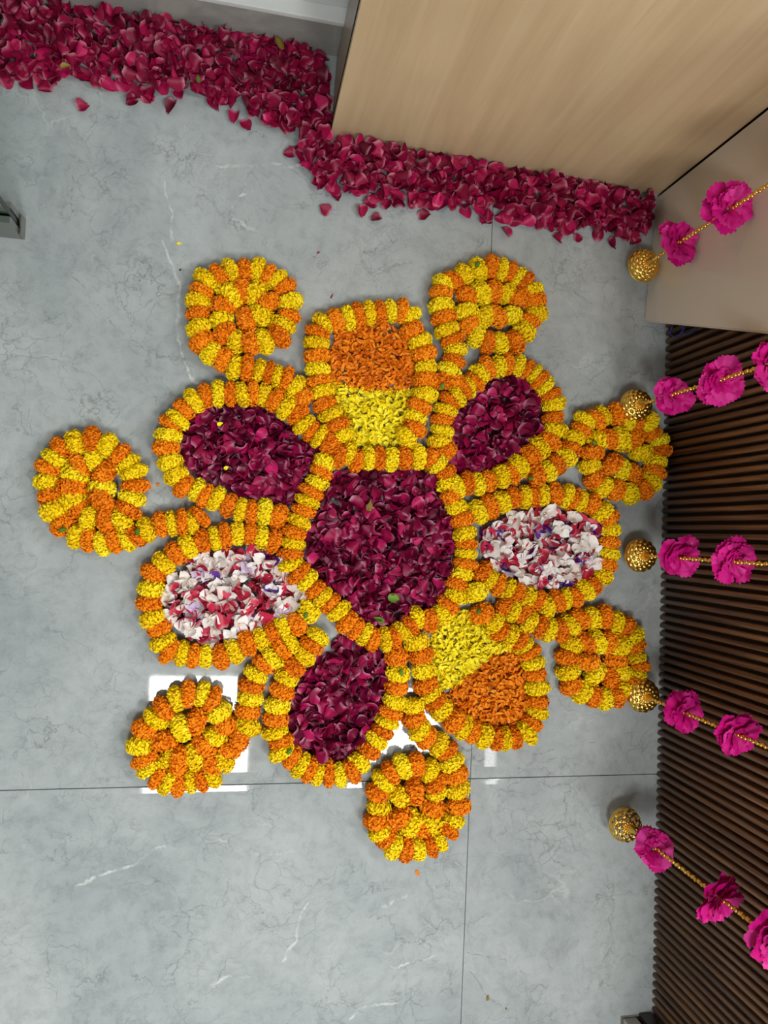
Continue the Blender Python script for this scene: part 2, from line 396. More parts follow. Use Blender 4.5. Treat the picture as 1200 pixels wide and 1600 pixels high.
# ------------------------------------------------------------------ grey post at the lower right corner
q0, q1 = P(973, 1590), P(993, 1588)
post = empty('metal_post', (q0.x, q0.y, 0)); tag(post, 'grey metal post standing on the floor by the slats, lower right corner', 'post')
pw = q1.x-q0.x
link('upright', box_mesh('upright', (pw, .04, 1.0), M_ALU, .0015, (pw/2, -.02, .5)), post)
link('foot_plate', box_mesh('foot_plate', (pw+.012, .05, .004), M_STEEL, .001, (pw/2, -.021, .002)), post)
dk = empty('dark_plinth', (q1.x+.008, q0.y+.008, 0)); tag(dk, 'dark brown plinth wedged between grey post and slats', 'plinth')
pl = dB.x-q1.x-.012
link('plinth_body', box_mesh('plinth_body', (pl, .12, .5), M_COUNTER, .002, (pl/2, -.06, .25)), dk)
link('plinth_cap', box_mesh('plinth_cap', (pl, .12, .012), M_SLAT, .002, (pl/2, -.06, .506)), dk)

#==MARIGOLD==
# ------------------------------------------------------------------ flower materials
def flower_material(name, stops, rough=.6, sub=.12, noise=0.0):
    m, nt, b = new_mat(name, rough=rough, spec=.25)
    at = N(nt, 'ShaderNodeAttribute', attribute_name='rnd'); oi = N(nt, 'ShaderNodeObjectInfo')
    f = math_n(nt, 'ADD', at.outputs['Fac'], math_n(nt, 'MULTIPLY', math_n(nt, 'SUBTRACT', oi.outputs['Random'], .5), .55))
    r = ramp(nt, stops); L(nt, f, r.inputs[0])
    L(nt, r.outputs[0], b.inputs['Base Color'])
    b.inputs['Subsurface Weight'].default_value = 0.0
    return m
M_ORANGE = flower_material('orange_marigold_petal', [(0, lin(222, 118, 4)), (.35, lin(244, 139, 6)), (.75, lin(251, 152, 10)), (1, lin(254, 166, 24))])
M_YELLOW = flower_material('yellow_marigold_petal', [(0, lin(236, 194, 6)), (.3, lin(252, 218, 8)), (.75, lin(255, 230, 14)), (1, lin(255, 238, 50))])
M_OSHRED = flower_material('orange_shredded_petal', [(0, lin(206, 98, 10)), (.5, lin(240, 130, 14)), (1, lin(250, 156, 30))])
M_YSHRED = flower_material('yellow_shredded_petal', [(0, lin(240, 205, 4)), (.5, lin(255, 232, 10)), (1, lin(255, 242, 60))])
M_GREEN = flower_material('green_calyx', [(0, lin(62, 104, 28)), (1, lin(112, 150, 52))])
M_DRYLEAF = flower_material('dry_leaf', [(0, lin(120, 100, 40)), (1, lin(160, 132, 60))])
def petal_material(name, deep, mid, light, base, rough=.42, spec=.35):
    m, nt, b = new_mat(name, rough=rough, spec=spec)
    at = N(nt, 'ShaderNodeAttribute', attribute_name='rnd'); au = N(nt, 'ShaderNodeAttribute', attribute_name='along'); oi = N(nt, 'ShaderNodeObjectInfo')
    f = math_n(nt, 'ADD', at.outputs['Fac'], math_n(nt, 'MULTIPLY', math_n(nt, 'SUBTRACT', oi.outputs['Random'], .5), .3))
    r = ramp(nt, [(0, deep), (.55, mid), (1, light)]); L(nt, f, r.inputs[0])
    rb = ramp(nt, [(.0, (1, 1, 1, 1)), (.10, (.5, .5, .5, 1)), (.22, (0, 0, 0, 1))]); L(nt, au.outputs['Fac'], rb.inputs[0])
    col = mixc(nt, math_n(nt, 'MULTIPLY', rb.outputs[0], .6), r.outputs[0], base)
    vn = N(nt, 'ShaderNodeTexNoise', i_Scale=180.0, i_Detail=4.0); tc = N(nt, 'ShaderNodeTexCoord'); L(nt, tc.outputs['Object'], vn.inputs['Vector'])
    vr = ramp(nt, [(.3, (.86, .86, .86, 1)), (.7, (1.06, 1.06, 1.06, 1))]); L(nt, vn.outputs['Fac'], vr.inputs[0])
    L(nt, mixc(nt, 1.0, col, vr.outputs[0], 'MULTIPLY'), b.inputs['Base Color'])
    return m
M_ROSE = petal_material('crimson_rose_petal', lin(90, 4, 34), lin(150, 10, 62), lin(194, 30, 94), lin(224, 150, 170), .46, .3)
M_ROSE2 = petal_material('magenta_rose_petal', lin(88, 2, 40), lin(152, 8, 70), lin(204, 36, 108), lin(226, 156, 186), .46, .3)  # same rose as the strip; magenta cast of the lighting painted into the colour
M_RED = petal_material('red_rose_petal', lin(160, 20, 44), lin(206, 44, 78), lin(226, 92, 118), lin(240, 190, 196))
M_WHITE = petal_material('white_blossom_petal', lin(226, 214, 204), lin(240, 234, 230), lin(246, 242, 242), lin(222, 196, 160), .5)
M_PURPLE = petal_material('purple_blossom_petal', lin(50, 10, 92), lin(86, 24, 138), lin(120, 60, 170), lin(200, 170, 220))
M_LILAC = petal_material('lilac_blossom_petal', lin(190, 168, 204), lin(216, 200, 224), lin(232, 222, 236), lin(170, 120, 190))
M_PINK = petal_material('magenta_carnation_petal', lin(196, 8, 116), lin(226, 22, 146), lin(240, 70, 172), lin(248, 190, 214), .55, .25)

# ------------------------------------------------------------------ marigold heads
def fib(n):
    i = np.arange(n)+.5; ph = np.arccos(1-2*i/n); th = math.pi*(1+5**.5)*i
    return np.stack([np.cos(ph), np.sin(ph)*np.cos(th), np.sin(ph)*np.sin(th)], 1)
def marigold(seed, mat, n=300):
    """strung marigold head: x is the thread, radius 1 across, half thickness .5; ruffled petals over a core"""
    r = np.random.default_rng(seed); A = Acc(); ax = np.array([.50, 1.0, 1.0])
    lump = r.normal(size=(5, 3)); lump /= np.linalg.norm(lump, axis=1)[:, None]
    def surf(d):
        k = 1 + sum(.07*max(0, float(d@l))**3 for l in lump) - .03
        p = d*ax; # squarer barrel
        p[0] = np.sign(p[0])*abs(p[0]/.5)**.8*.5
        return p*k
    g = [(i, j) for i in range(7) for j in range(12)]
    cv = [surf(np.array([math.cos(math.pi*(i+.001)/6.002), math.sin(math.pi*(i+.001)/6.002)*math.cos(2*math.pi*j/12), math.sin(math.pi*(i+.001)/6.002)*math.sin(2*math.pi*j/12)]))*.84 for i, j in g]
    cf = [(i*12+j, i*12+(j+1) % 12, (i+1)*12+(j+1) % 12, (i+1)*12+j) for i in range(6) for j in range(12)]
    A.add(cv, cf, rnd=.35)
    for d in fib(n):
        d = d + r.normal(size=3)*.05; d /= np.linalg.norm(d)
        c = surf(d.copy()); nrm = d/ax; nrm /= np.linalg.norm(nrm)
        nrm = nrm + r.normal(size=3)*.30; nrm /= np.linalg.norm(nrm)
        t = np.cross(nrm, r.normal(size=3)); t /= np.linalg.norm(t); s = np.cross(nrm, t)
        R = r.uniform(.09, .145); c = c*r.uniform(.92, 1.03)
        rim = []
        for k in range(6):
            a = 2*math.pi*k/6; rr = R*r.uniform(.75, 1.2)*(1.25 if k in (0, 3) else .85)
            rim.append(c + t*rr*math.cos(a) + s*rr*math.sin(a) + nrm*r.uniform(-.02, .07))
        V = [c - nrm*.05] + rim
        A.add(V, [(0, 1+k, 1+(k+1) % 6) for k in range(6)], rnd=float(np.clip(r.normal(.5, .2), 0, 1)))
    me = A.mesh(mat.name[:6]+'_marigold', mat); return me
MG = {'o': [marigold(10+i, M_ORANGE) for i in range(5)], 'y': [marigold(30+i, M_YELLOW) for i in range(5)]}
CALYX = None
def calyx_mesh():
    V, Fc = tube([(0, 0, 0), (.25, 0, 0), (.6, 0, 0), (1, 0, 0), (1.25, 0, 0)], [.12, .34, .42, .36, .2], 8)
    return mesh_np('calyx', V, Fc, M_GREEN, True, {'rnd': np.full(len(V), .5)})
CALYX = calyx_mesh()

def conv(s, ox=0, oy=0, sc=1.0):
    out = []
    for tok in s.split():
        c = tok[-1]; x, y = tok[:-1].split(',')
        out.append((ox+float(x)/sc, oy+float(y)/sc, c))
    return out
def garland(label, flowers, centre=None, tail=0, closed=False, green=(), width=19.0, special=None):
    """flowers in order along the thread; beyond the tail a coil's heads point to its centre"""
    mid = P(*centre) if centre else P(sum(f[0] for f in flowers)/len(flowers), sum(f[1] for f in flowers)/len(flowers))
    root = empty('marigold_garland', mid); tag(root, label, 'garland', 'marigold garlands of the floor rangoli')
    n = len(flowers); pts = [P(f[0], f[1], .024) for f in flowers]
    for i, (px, py, c) in enumerate(flowers):
        p = pts[i]; a = pts[i-1] if (i > 0 or closed) else pts[i]; b = pts[(i+1) % n] if (i < n-1 or closed) else pts[i]
        d1 = (p-a).length if a is not p else (b-p).length; d2 = (b-p).length if b is not p else d1
        sp = min(max((d1+d2)/2, .019), .036)
        tan = (b-a); rz = math.atan2(tan.y, tan.x); rad = .0272*random.uniform(.93, 1.06)*width/19.0
        if centre and i >= tail:
            rv = p-P(centre[0], centre[1], .024)
            if rv.length > .022: rz = math.atan2(rv.y, rv.x)+math.pi/2
            sp = min(max(min(d1, d2)*1.08, .024), .032)
            if rv.length < .05: sp = max(sp, .034); rad *= 1.08
        if special and i in special: rz = math.radians(special[i])
        rz += random.gauss(0, .06)
        th_ = min(sp*1.16, rad*1.55)
        o = link('orange_marigold' if c == 'o' else 'yellow_marigold', random.choice(MG[c]), root, p-mid, (random.gauss(0, .1)+random.choice((0, 1.57, 3.14)), random.gauss(0, .08), rz), (th_, rad, rad))
        o.rotation_mode = 'ZYX' if False else 'XYZ'
        lift = random.uniform(-.001, .003); o.location.z = rad*.93+lift
    for (gx, gy, ga) in green:
        o = link('calyx', CALYX, root, P(gx, gy, .03)-mid, (0, -.5, math.radians(ga)), (.012, .012, .012))
        o.location.z = .053
    return root

g = garland
centre_ring = conv("515,693o 507,722y 501,737o 494,754y 487,769o 480,783y 474,798o 467,815y 460,831o 457,848y 454,865o 453,882y 465,896o 479,907y 492,921o 504,932y 517,942o 529,954y 541,971o 556,982o 570,990y 583,999o 601,998y 616,996o 628,987y 640,977o 651,965y 671,969o 690,961y 700,945o 712,931y 712,912o 721,896y 726,880o 727,865y 729,850o 726,833y 722,812o 712,793y 705,774o 699,756y 695,739o 683,725y 671,716o 652,715y 630,716o 610,719y 592,716o 575,716y 556,720o 545,708y 529,714o")
garland('orange and yellow marigold garland ringing the large central heap of rose petals', centre_ring, closed=True)
tl_tail = conv("1020,1205o 960,1125y 885,1065o 815,1045y 750,1020o 670,995y 580,975o 487,970y 395,915o", 270, 380, 5)
tl = tl_tail + conv("295,860y 228,770o 200,665y 195,550o 205,465y 225,385o 262,300y 370,265o 455,235y 550,230o 650,215y 740,250o 810,290y 875,350o 915,465y 905,575o 862,640y 825,735o 710,770y 600,785o 490,770y 400,715o 375,600y 395,490o 450,415y 540,375o 640,395y 745,465o 680,575y 575,605o", 270, 380, 5)
garland('coiled marigold garland at upper left, beside the white floor vein', tl, centre=(382, 482), tail=9)
tr_tail = conv("250,1090o 150,1080o 200,1000y 240,925o 260,840y 230,765o", 660, 380, 5)
tr = tr_tail + conv("190,680y 165,590o 140,500y 140,400o 160,320y 235,305o 320,255y 430,215y 530,190o 610,220y 680,230o 745,270y 790,310o 845,380y 870,465o 885,560y 825,615o 790,700y 710,780o 600,780y 500,775o 420,730y 355,645o 335,540y 345,420o 450,400y 550,390o 650,400y 750,430o 690,570y 575,580o 480,580y", 660, 380, 5)
garland('coiled marigold garland at upper right, nearest the wood cabinet', tr, centre=(765, 484), tail=6, green=((687, 612, 100), (738, 423, 60)), special={0: 80, 1: 85})
lc = conv("330,910o 280,950y 215,940o 155,950y 85,955o", 230, 580, 4) + conv("945,935y 860,980o 790,1020y 690,1020o 595,1040y 495,1010o 400,985y 285,900o 235,790y 200,675o 180,570y 180,465o 230,390y 280,300o 395,265y 530,240o 640,290y 735,360o 800,430y 850,495y 855,600o 835,690y 800,780o 745,870y 630,870o 490,850y 420,780o 380,700y 365,605o 390,520y 425,430o 540,390y 615,500o 600,620y 605,710o", 40, 640, 5)
garland('coiled marigold garland lying furthest left on the floor', lc, centre=(148, 764), tail=6, green=((217, 836, 90), (108, 826, 200)))
lu = conv("1135,445o 1075,410y 1025,375o 975,335y 940,270o 870,230y 805,185o 730,150y 662,135o 590,145y 520,145o 445,145y 370,155o 297,190y 235,240o 195,305y 145,330o 135,405y 120,480o 140,568y 185,655y 230,720o 310,745y 365,780o 435,795y 510,835o 585,865y 650,875o 735,875y 820,905o", 230, 580, 4)
garland('marigold garland loop around the upper left oval of rose petals', lu)
top = conv("815,1045y 880,980o 880,900y 905,825o 945,745y 955,645o 955,555y 945,460o 915,375y 860,300o 845,195y 785,160o 715,160y 640,175o 565,175y 485,190o 415,205y 330,225o 240,255y 205,310o 200,385y 195,475o 205,565y 210,650o 235,725y 250,810o 300,880y 340,955o 375,1030y", 450, 450, 4.444)
garland('marigold garland loop around the top orange and yellow petal heap', top)
ru = conv("697,706o 686,688y 690,672y 690,656o 695,641y 701,627o 713,619y 722,607o 732,604y 741,598o 748,586y 761,575o 778,574y 792,569o 808,572y 821,577o 832,586y 841,595o 850,606y 859,618o 863,634y 863,653o 866,671y 857,689o 842,700y 827,713o 809,729y 797,740o 782,746y 763,752o 746,757y 729,756o 712,762y")
garland('marigold garland loop around the upper right oval of rose petals', ru)
rc = conv("836,742o 856,736y 869,725o 884,715y 892,701o 897,686y 907,672o 913,658y 928,657o 942,650y 963,647o 980,659y 994,664o 1012,662y 1017,679o 1027,690y 1031,705o 1024,722y 1021,737o 1015,752y 1004,765o 982,771y 962,765o 942,761y 927,749o 921,728y 924,708o 932,687y 949,686o 966,686y 988,687o 1000,708y 988,740o 970,733y 953,725o")
garland('coiled marigold garland on the right, touching the fluted counter', rc, centre=(970, 708), tail=5, green=((827, 747, 200), (925, 695, 170)))
rr_ = conv("185,245y 255,205o 335,180y 405,150o 475,145y 525,140o 590,140y 665,130o 735,135y 775,165o 825,175y 895,190o 950,240y 995,285o 1010,350y 1005,430o 1000,500y 980,570o 960,635y 900,695o 850,725y 790,770o 730,780y 675,790o 610,830y 550,790o 490,765y 425,740o 370,715y 315,690o 265,660y 215,610o", 700, 740, 4)
garland('marigold garland loop around the right oval of white, red and purple blossoms', rr_)
r2 = conv("742,924y 752,957o 770,969y 785,947o 800,954y 815,957o 826,972y 842,977o 855,984y 873,984o 890,977y 905,967o 923,965y 943,964o 961,973y 975,979o 987,992y 991,1008o 993,1026y 997,1038o 992,1053y 984,1064o 975,1077y 961,1087o 943,1092y 927,1088o 908,1082y 891,1071o 887,1049y 886,1027o 894,1007y 913,1002o 931,1002y 949,1002o 964,1008y 960,1031o 968,1048y 951,1057o 927,1052y 917,1032o")
r2 = r2[3:]
garland('coiled marigold garland at lower right with a small hole in the middle', r2, centre=(942, 1029), tail=7)
lr = conv("742,924y 752,958o 770,971y 780,985o 796,992y 810,999o 819,1009y 826,1018o 831,1035y 836,1053o 838,1073y 837,1094o 839,1111y 831,1129o 822,1143y 803,1153o 788,1154y 775,1153o 754,1150y 738,1142o 722,1136y 708,1125o 690,1108y 680,1096o 672,1084y 664,1069o 661,1047y 657,1024o 650,1003y")
garland('marigold garland loop around the lower right yellow and orange petal heap', lr, green=((745, 949, 240),))
bot = conv("496,993y 486,1008o 476,1025y 459,1041o 448,1060y 441,1079o 434,1101y 430,1123o 430,1143y 439,1156o 440,1172y 457,1183o 469,1193y 483,1201o 498,1207y 513,1208o 530,1208y 549,1203o 561,1190y 576,1171o 586,1155y 597,1142o 604,1127y 608,1112o 616,1094y 620,1073o 621,1052y 619,1026o")
garland('marigold garland loop around the bottom oval of rose petals', bot, green=((623, 1042, 270), (448, 1173, 60)))
ll = conv("905,260o 830,235y 765,215o 685,215y 605,225o 545,250y 465,260o 375,295y 300,335o 225,405y 165,460o 145,560y 135,640o 155,740y 195,805o 220,890y 260,950o 335,965y 410,980o 490,975y 580,980o 665,940y 745,895o 830,870y 900,835o 965,790y 1050,775o 1125,690y", 200, 780, 4)
garland('marigold garland loop around the left oval of white, red and purple blossoms', ll, green=((475, 964, 80),))
bl = conv("479,980o 466,992y 454,1002y 440,1012o 426,1026y 412,1037o 400,1054y 393,1071o 391,1090y 388,1111o 387,1132y 374,1151o 353,1134o 342,1113y 332,1091o 316,1083y 294,1085o 275,1091y 256,1106o 245,1122y 227,1137o 219,1162y 227,1184o 232,1199y 247,1213o 262,1218y 279,1224o 298,1217y 314,1217o 332,1213y 348,1188y 358,1171o 336,1150y 329,1191o 319,1165o 305,1180y 282,1187o 263,1182y 257,1156o 284,1137y 306,1126o")
bl = bl[2:]
garland('coiled marigold garland at lower left, lying on the mirrored ceiling light', bl, centre=(290, 1153), tail=10)
bc = conv("628,1108y 645,1102y 646,1122o 655,1140y 666,1153o 685,1162y 697,1173o 704,1190y 713,1209o 714,1232y 715,1258o 707,1279y 699,1294o 685,1312y 672,1318o 653,1325y 634,1325o 615,1320y 603,1307o 592,1297y 587,1279o 591,1260y 589,1238o 598,1219y 610,1206o 629,1197y 650,1193o 671,1203y 680,1222o 681,1240y 675,1260o 672,1281y 658,1288o 639,1284y 621,1275o 623,1242y 646,1234o")
bc = bc[1:]
garland('coiled marigold garland at the bottom, crossing the tile joint', bc, centre=(650, 1258), tail=7)

# ------------------------------------------------------------------ petals
def petal_variant(seed, length=.036, width=.030, cup=.5, curl=.5, nu=7, nv=6, cr=1.0):
    r = np.random.default_rng(seed); V = []; AL = []
    cup *= r.uniform(.2, 1.5); curl *= r.uniform(-.6, 1.6); tw = r.normal(0, .25); length *= r.uniform(.8, 1.15); width *= r.uniform(.8, 1.2)
    fold = r.uniform(0, .35); roll = r.uniform(0, 1.0) if r.random() < .45*cr else 0.0; crs = r.uniform(2, 5, 4); rag = r.normal(0, .07, nv); side = r.choice((-1, 1)); notch = r.uniform(0, .10)
    for i in range(nu):
        u = i/(nu-1)
        hw = width/2*(max(0.0, math.sin(math.pi*(.08+.92*u)**.72*.92))**.75 + .04)*(1-.25*max(0, u-.8)*5*.4)
        for j in range(nv):
            v = -1+2*j/(nv-1)
            x = u*length*(1+rag[j]*u) - length/2 - .10*length*u*v*v*(1 if u > .5 else .3) - notch*length*max(0, u-.7)*3*(1-min(1, abs(v)*2.5))
            y = v*hw
            z = cup*hw*v*v + curl*length*.28*(u-.35)**2*(1 if u > .35 else .5) + tw*hw*v*u*.6 + fold*hw*abs(v)*(1-u)
            z += cr*length*.045*(math.sin(crs[0]*v+crs[1]*u*2+seed)+.6*math.sin(crs[2]*u*2-crs[3]*v*1.6+seed*2))*u - .003
            if roll and v*side > .1: z += roll*hw*1.5*(v*side-.1)**1.5; y -= side*roll*hw*.55*(v*side-.1)**1.5
            V.append((x, y, z)); AL.append(u)
    Fc = [(i*nv+j, i*nv+j+1, (i+1)*nv+j+1, (i+1)*nv+j) for i in range(nu-1) for j in range(nv-1)]
    return np.array(V), Fc, np.array(AL)
RV = [petal_variant(100+i) for i in range(24)]
def petal_meshes(mat, name, k=24):
    out = []
    for i in range(k):
        V, Fc, AL = RV[i]
        out.append(mesh_np(name, V, Fc, mat, True, {'along': AL, 'rnd': np.full(len(V), float(np.clip(rng.normal(.48, .24), 0, 1)))}))
    return out
ROSE_M = petal_meshes(M_ROSE, 'rose_petal'); RED_M = petal_meshes(M_RED, 'red_petal'); ROSE2_M = petal_meshes(M_ROSE2, 'rose_petal')
def rot_np(e): return np.array(Euler(e).to_matrix())
def scatter(poly_px, count, hmax, edge_m=.035, jitter=None):
    """(location, euler, scale) of petals heaped inside an outline: flat at the bottom and the rim, tilted on top"""
    poly = [tuple(P(*q)[:2]) for q in poly_px]
    xs = [p[0] for p in poly]; ys = [p[1] for p in poly]; out = []
    # jittered grids, one per layer, so that the heap has no bare spots
    area = abs(sum(xs[i-1]*ys[i]-xs[i]*ys[i-1] for i in range(len(xs))))/2; layers = 5; cell = math.sqrt(area*layers/count); pts = []
    for ly in range(layers):
        ox, oy = random.uniform(0, cell), random.uniform(0, cell)
        for i in range(int((max(xs)-min(xs))/cell)+2):
            for j in range(int((max(ys)-min(ys))/cell)+2):
                x = min(xs)-ox+(i+random.random())*cell; y = min(ys)-oy+(j+random.random())*cell
                if inside(poly, x, y): pts.append((x, y, (ly+random.random())/layers))
    for x, y, lay in pts:
        d = edge_dist(poly, x, y); k = min(1, d/edge_m)
        z = .004 + lay*hmax*k
        tilt = .14 + .6*k*(.3+.7*lay) if random.random() < .72 else 1.1*k
        out.append(((x, y, z), (random.gauss(0, tilt)+(math.pi if random.random() < .35 else 0), random.gauss(0, tilt), random.uniform(0, 6.283)), random.uniform(.8, 1.12)))
    out.sort(key=lambda q: -q[0][2])
    return out
def heap(name, meshes, mat, items, n_single, label, group, cat, stuff_label, stuff_name, base=None):
    for k, (loc, rot, sc) in enumerate(items[:n_single]):
        i = random.randrange(len(meshes))
        o = link(name, meshes[i], None, loc, rot, (sc, sc, sc)); lb, gp = label(loc) if callable(label) else (label, group); tag(o, lb, cat, gp)
    rest = items[n_single:]
    if rest:
        A = Acc(); c = np.mean([q[0] for q in rest], axis=0); c[2] = 0
        for loc, rot, sc in rest:
            V, Fc, AL = random.choice(RV)
            W = (V*sc) @ rot_np(rot).T + np.array(loc) - c
            W[:, 2] = np.maximum(W[:, 2], .0008)
            A.add(W, Fc, along=AL, rnd=float(np.clip(rng.normal(.45, .24), 0, 1)))
        o = link(stuff_name, A.mesh(stuff_name, mat, True), None, c); tag(o, stuff_label, cat, kind='stuff')
def settle(items, r=.016):
    """lift so that no petal dips into the floor"""
    out = []
    for (x, y, z), rot, sc in items:
        R_ = rot_np(rot); low = -r*sc*(abs(R_[2, 0])+abs(R_[2, 1])*.9)-.0045*sc
        out.append(((x, y, max(z, -low+.0008)), rot, sc))
    out.sort(key=lambda q: -q[0][2]); return out

STRIP = [(-40, -30), (60, -30), (80, -8), (115, 18), (190, 20), (215, 28), (265, 38), (300, 44), (345, 50), (400, 60), (440, 70), (470, 80), (495, 92), (512, 100), (511, 205), (518, 220), (560, 227), (620, 238), (690, 250), (780, 266), (860, 281), (900, 289), (1016, 311),
         (1012, 335), (1004, 372), (960, 378), (880, 358), (800, 352), (740, 338), (650, 322), (560, 318), (512, 304), (480, 278), (466, 235), (430, 200), (372, 176), (340, 155), (280, 153), (240, 156), (180, 146), (150, 130), (110, 120), (80, 138), (50, 122), (20, 128), (-40, 110)]
def strip_label(loc):
    for px, w_ in ((150, 'left end along the stone skirting'), (300, 'second quarter along the stone skirting'), (440, 'part before the corner of the wood cabinet'), (600, 'bend round the corner of the wood cabinet'), (760, 'left half of the wood cabinet front'), (900, 'right half of the wood cabinet front')):
        if loc[0] < P(px, 200).x: break
    else: w_ = 'right end next to the white board'
    return 'crimson rose petal on top of the strip, '+w_, 'rose petals of the strip, '+w_
def part_of(poly_px, loc):
    c = P(sum(p[0] for p in poly_px)/len(poly_px), sum(p[1] for p in poly_px)/len(poly_px)); dx, dy = loc[0]-c.x, loc[1]-c.y
    if math.hypot(dx, dy) < .035: return 'middle'
    return ('upper ' if dy > 0 else 'lower ')+('right' if dx > 0 else 'left')
heap('rose_petal', ROSE_M, M_ROSE, settle(scatter(STRIP, 1250, .042, .02)), 110, strip_label, None, 'petal',
     'lower layer of the crimson rose petal strip along wall and cabinet', 'rose_petals_below')
loose = [(130, 167), (366, 183), (385, 195), (267, 166), (452, 240), (663, 336), (760, 345), (790, 362), (872, 372), (588, 342), (70, 140), (42, 130), (905, 372), (958, 380), (990, 375), (565, 330), (508, 326), (335, 160), (205, 158)]
for k, q in enumerate(loose):
    o = link('rose_petal', ROSE_M[k % 14], None, P(*q, .006), (random.gauss(0, .15), random.gauss(0, .15), random.uniform(0, 6.28)), (.85,)*3)
    tag(o, 'stray crimson rose petal lying just outside the border strip', 'petal', 'stray rose petals along the strip')
CEN = [(515, 740), (560, 738), (600, 735), (650, 737), (680, 740), (690, 770), (705, 800), (708, 850), (705, 900), (690, 940), (660, 955), (625, 968), (590, 985), (570, 975), (550, 955), (535, 935), (510, 925), (490, 900), (475, 870), (478, 840), (490, 800), (503, 760)]
LU = [(330, 637), (360, 634), (400, 634), (420, 650), (445, 670), (470, 690), (500, 700), (490, 720), (475, 750), (462, 780), (440, 787), (400, 778), (370, 765), (340, 750), (310, 738), (295, 720), (285, 700), (290, 670), (305, 650)]
RU = [(765, 595), (795, 585), (825, 600), (845, 625), (848, 660), (835, 690), (805, 715), (780, 730), (750, 740), (715, 738), (700, 715), (708, 690), (707, 660), (725, 635), (745, 615)]
BO = [(530, 1000), (545, 998), (570, 1010), (600, 1015), (605, 1060), (600, 1090), (590, 1120), (575, 1155), (550, 1185), (515, 1188), (480, 1175), (460, 1160), (450, 1130), (455, 1100), (465, 1075), (480, 1045), (505, 1025)]
def shrink(poly, k):
    cx = sum(p[0] for p in poly)/len(poly); cy = sum(p[1] for p in poly)/len(poly)
    return [(cx+(x-cx)*k, cy+(y-cy)*k) for x, y in poly]
for poly, n, ns, word in ((CEN, 640, 85, 'central heap'), (LU, 400, 36, 'upper left oval'), (RU, 270, 26, 'upper right oval'), (BO, 330, 26, 'bottom oval')):
    heap('rose_petal', ROSE2_M, M_ROSE2, settle(scatter(shrink(poly, 1.0), n, .034, .025)), ns, (lambda loc, poly=poly, word=word: ('dark crimson rose petal, %s part of the %s' % (part_of(poly, loc), word), 'rose petals in the %s, %s part' % (word, part_of(poly, loc)))), None, 'petal',
         'lower layer of crimson rose petals in the %s' % word, 'rose_petals_below')

# shredded marigold petals: too many and too small to count
def shred(poly_px, count, hmax, mat, label, name):
    poly = [tuple(P(*q)[:2]) for q in poly_px]; xs = [p[0] for p in poly]; ys = [p[1] for p in poly]
    A = Acc(); n = 0; c = np.array([sum(xs)/len(xs), sum(ys)/len(ys), 0])
    while n < count:
        x = random.uniform(min(xs), max(xs)); y = random.uniform(min(ys), max(ys))
        if not inside(poly, x, y): continue
        k = min(1, edge_dist(poly, x, y)/.03); n += 1
        z = .005 + hmax*(.45+.55*k)*random.random()
        Lh = random.uniform(.006, .010); wd = random.uniform(.0022, .0042); bend = random.gauss(0, .0035)
        V = []
        for i in range(4):
            u = i/3; hw = wd*(.45, .9, 1.0, .55)[i]
            for v in (-1, 0, 1): V.append((-Lh+2*Lh*u, v*hw, bend*(2*u-1)**2 - .0012*(1-v*v)))
        Fc = [(i*3+j, i*3+j+1, (i+1)*3+j+1, (i+1)*3+j) for i in range(3) for j in range(2)]
        W = np.array(V) @ rot_np((random.gauss(0, .6), random.gauss(0, .45), random.uniform(0, 6.28))).T + np.array((x, y, z)) - c
        W[:, 2] = np.maximum(W[:, 2], .0006)
        A.add(W, Fc, rnd=float(np.clip(rng.normal(.5, .25), 0, 1)))
    o = link(name, A.mesh(name, mat, True), None, c); tag(o, label, 'petals', kind='stuff')
shred([(523, 520), (555, 512), (600, 508), (630, 520), (645, 545), (650, 570), (648, 605), (610, 612), (570, 612), (535, 605), (515, 598), (514, 560)], 1300, .026, M_OSHRED, 'shredded orange marigold petals filling the top loop', 'shredded_marigold_petals')
shred([(515, 598), (560, 608), (600, 612), (650, 608), (640, 640), (635, 665), (640, 685), (615, 697), (560, 697), (535, 690), (530, 650), (523, 620)], 1100, .026, M_YSHRED, 'shredded yellow marigold petals in the top loop, nearest the centre', 'shredded_marigold_petals')
shred([(695, 965), (715, 950), (735, 955), (755, 980), (775, 1000), (797, 1012), (770, 1020), (740, 1045), (715, 1065), (690, 1077), (677, 1045), (673, 1010), (678, 980)], 1100, .026, M_YSHRED, 'shredded yellow marigold petals in the lower right loop', 'shredded_marigold_petals')
shred([(770, 1020), (800, 1016), (818, 1045), (820, 1080), (817, 1110), (802, 1133), (770, 1136), (735, 1128), (705, 1112), (698, 1080), (715, 1065), (740, 1045)], 1300, .026, M_OSHRED, 'shredded orange marigold petals in the lower right loop', 'shredded_marigold_petals')

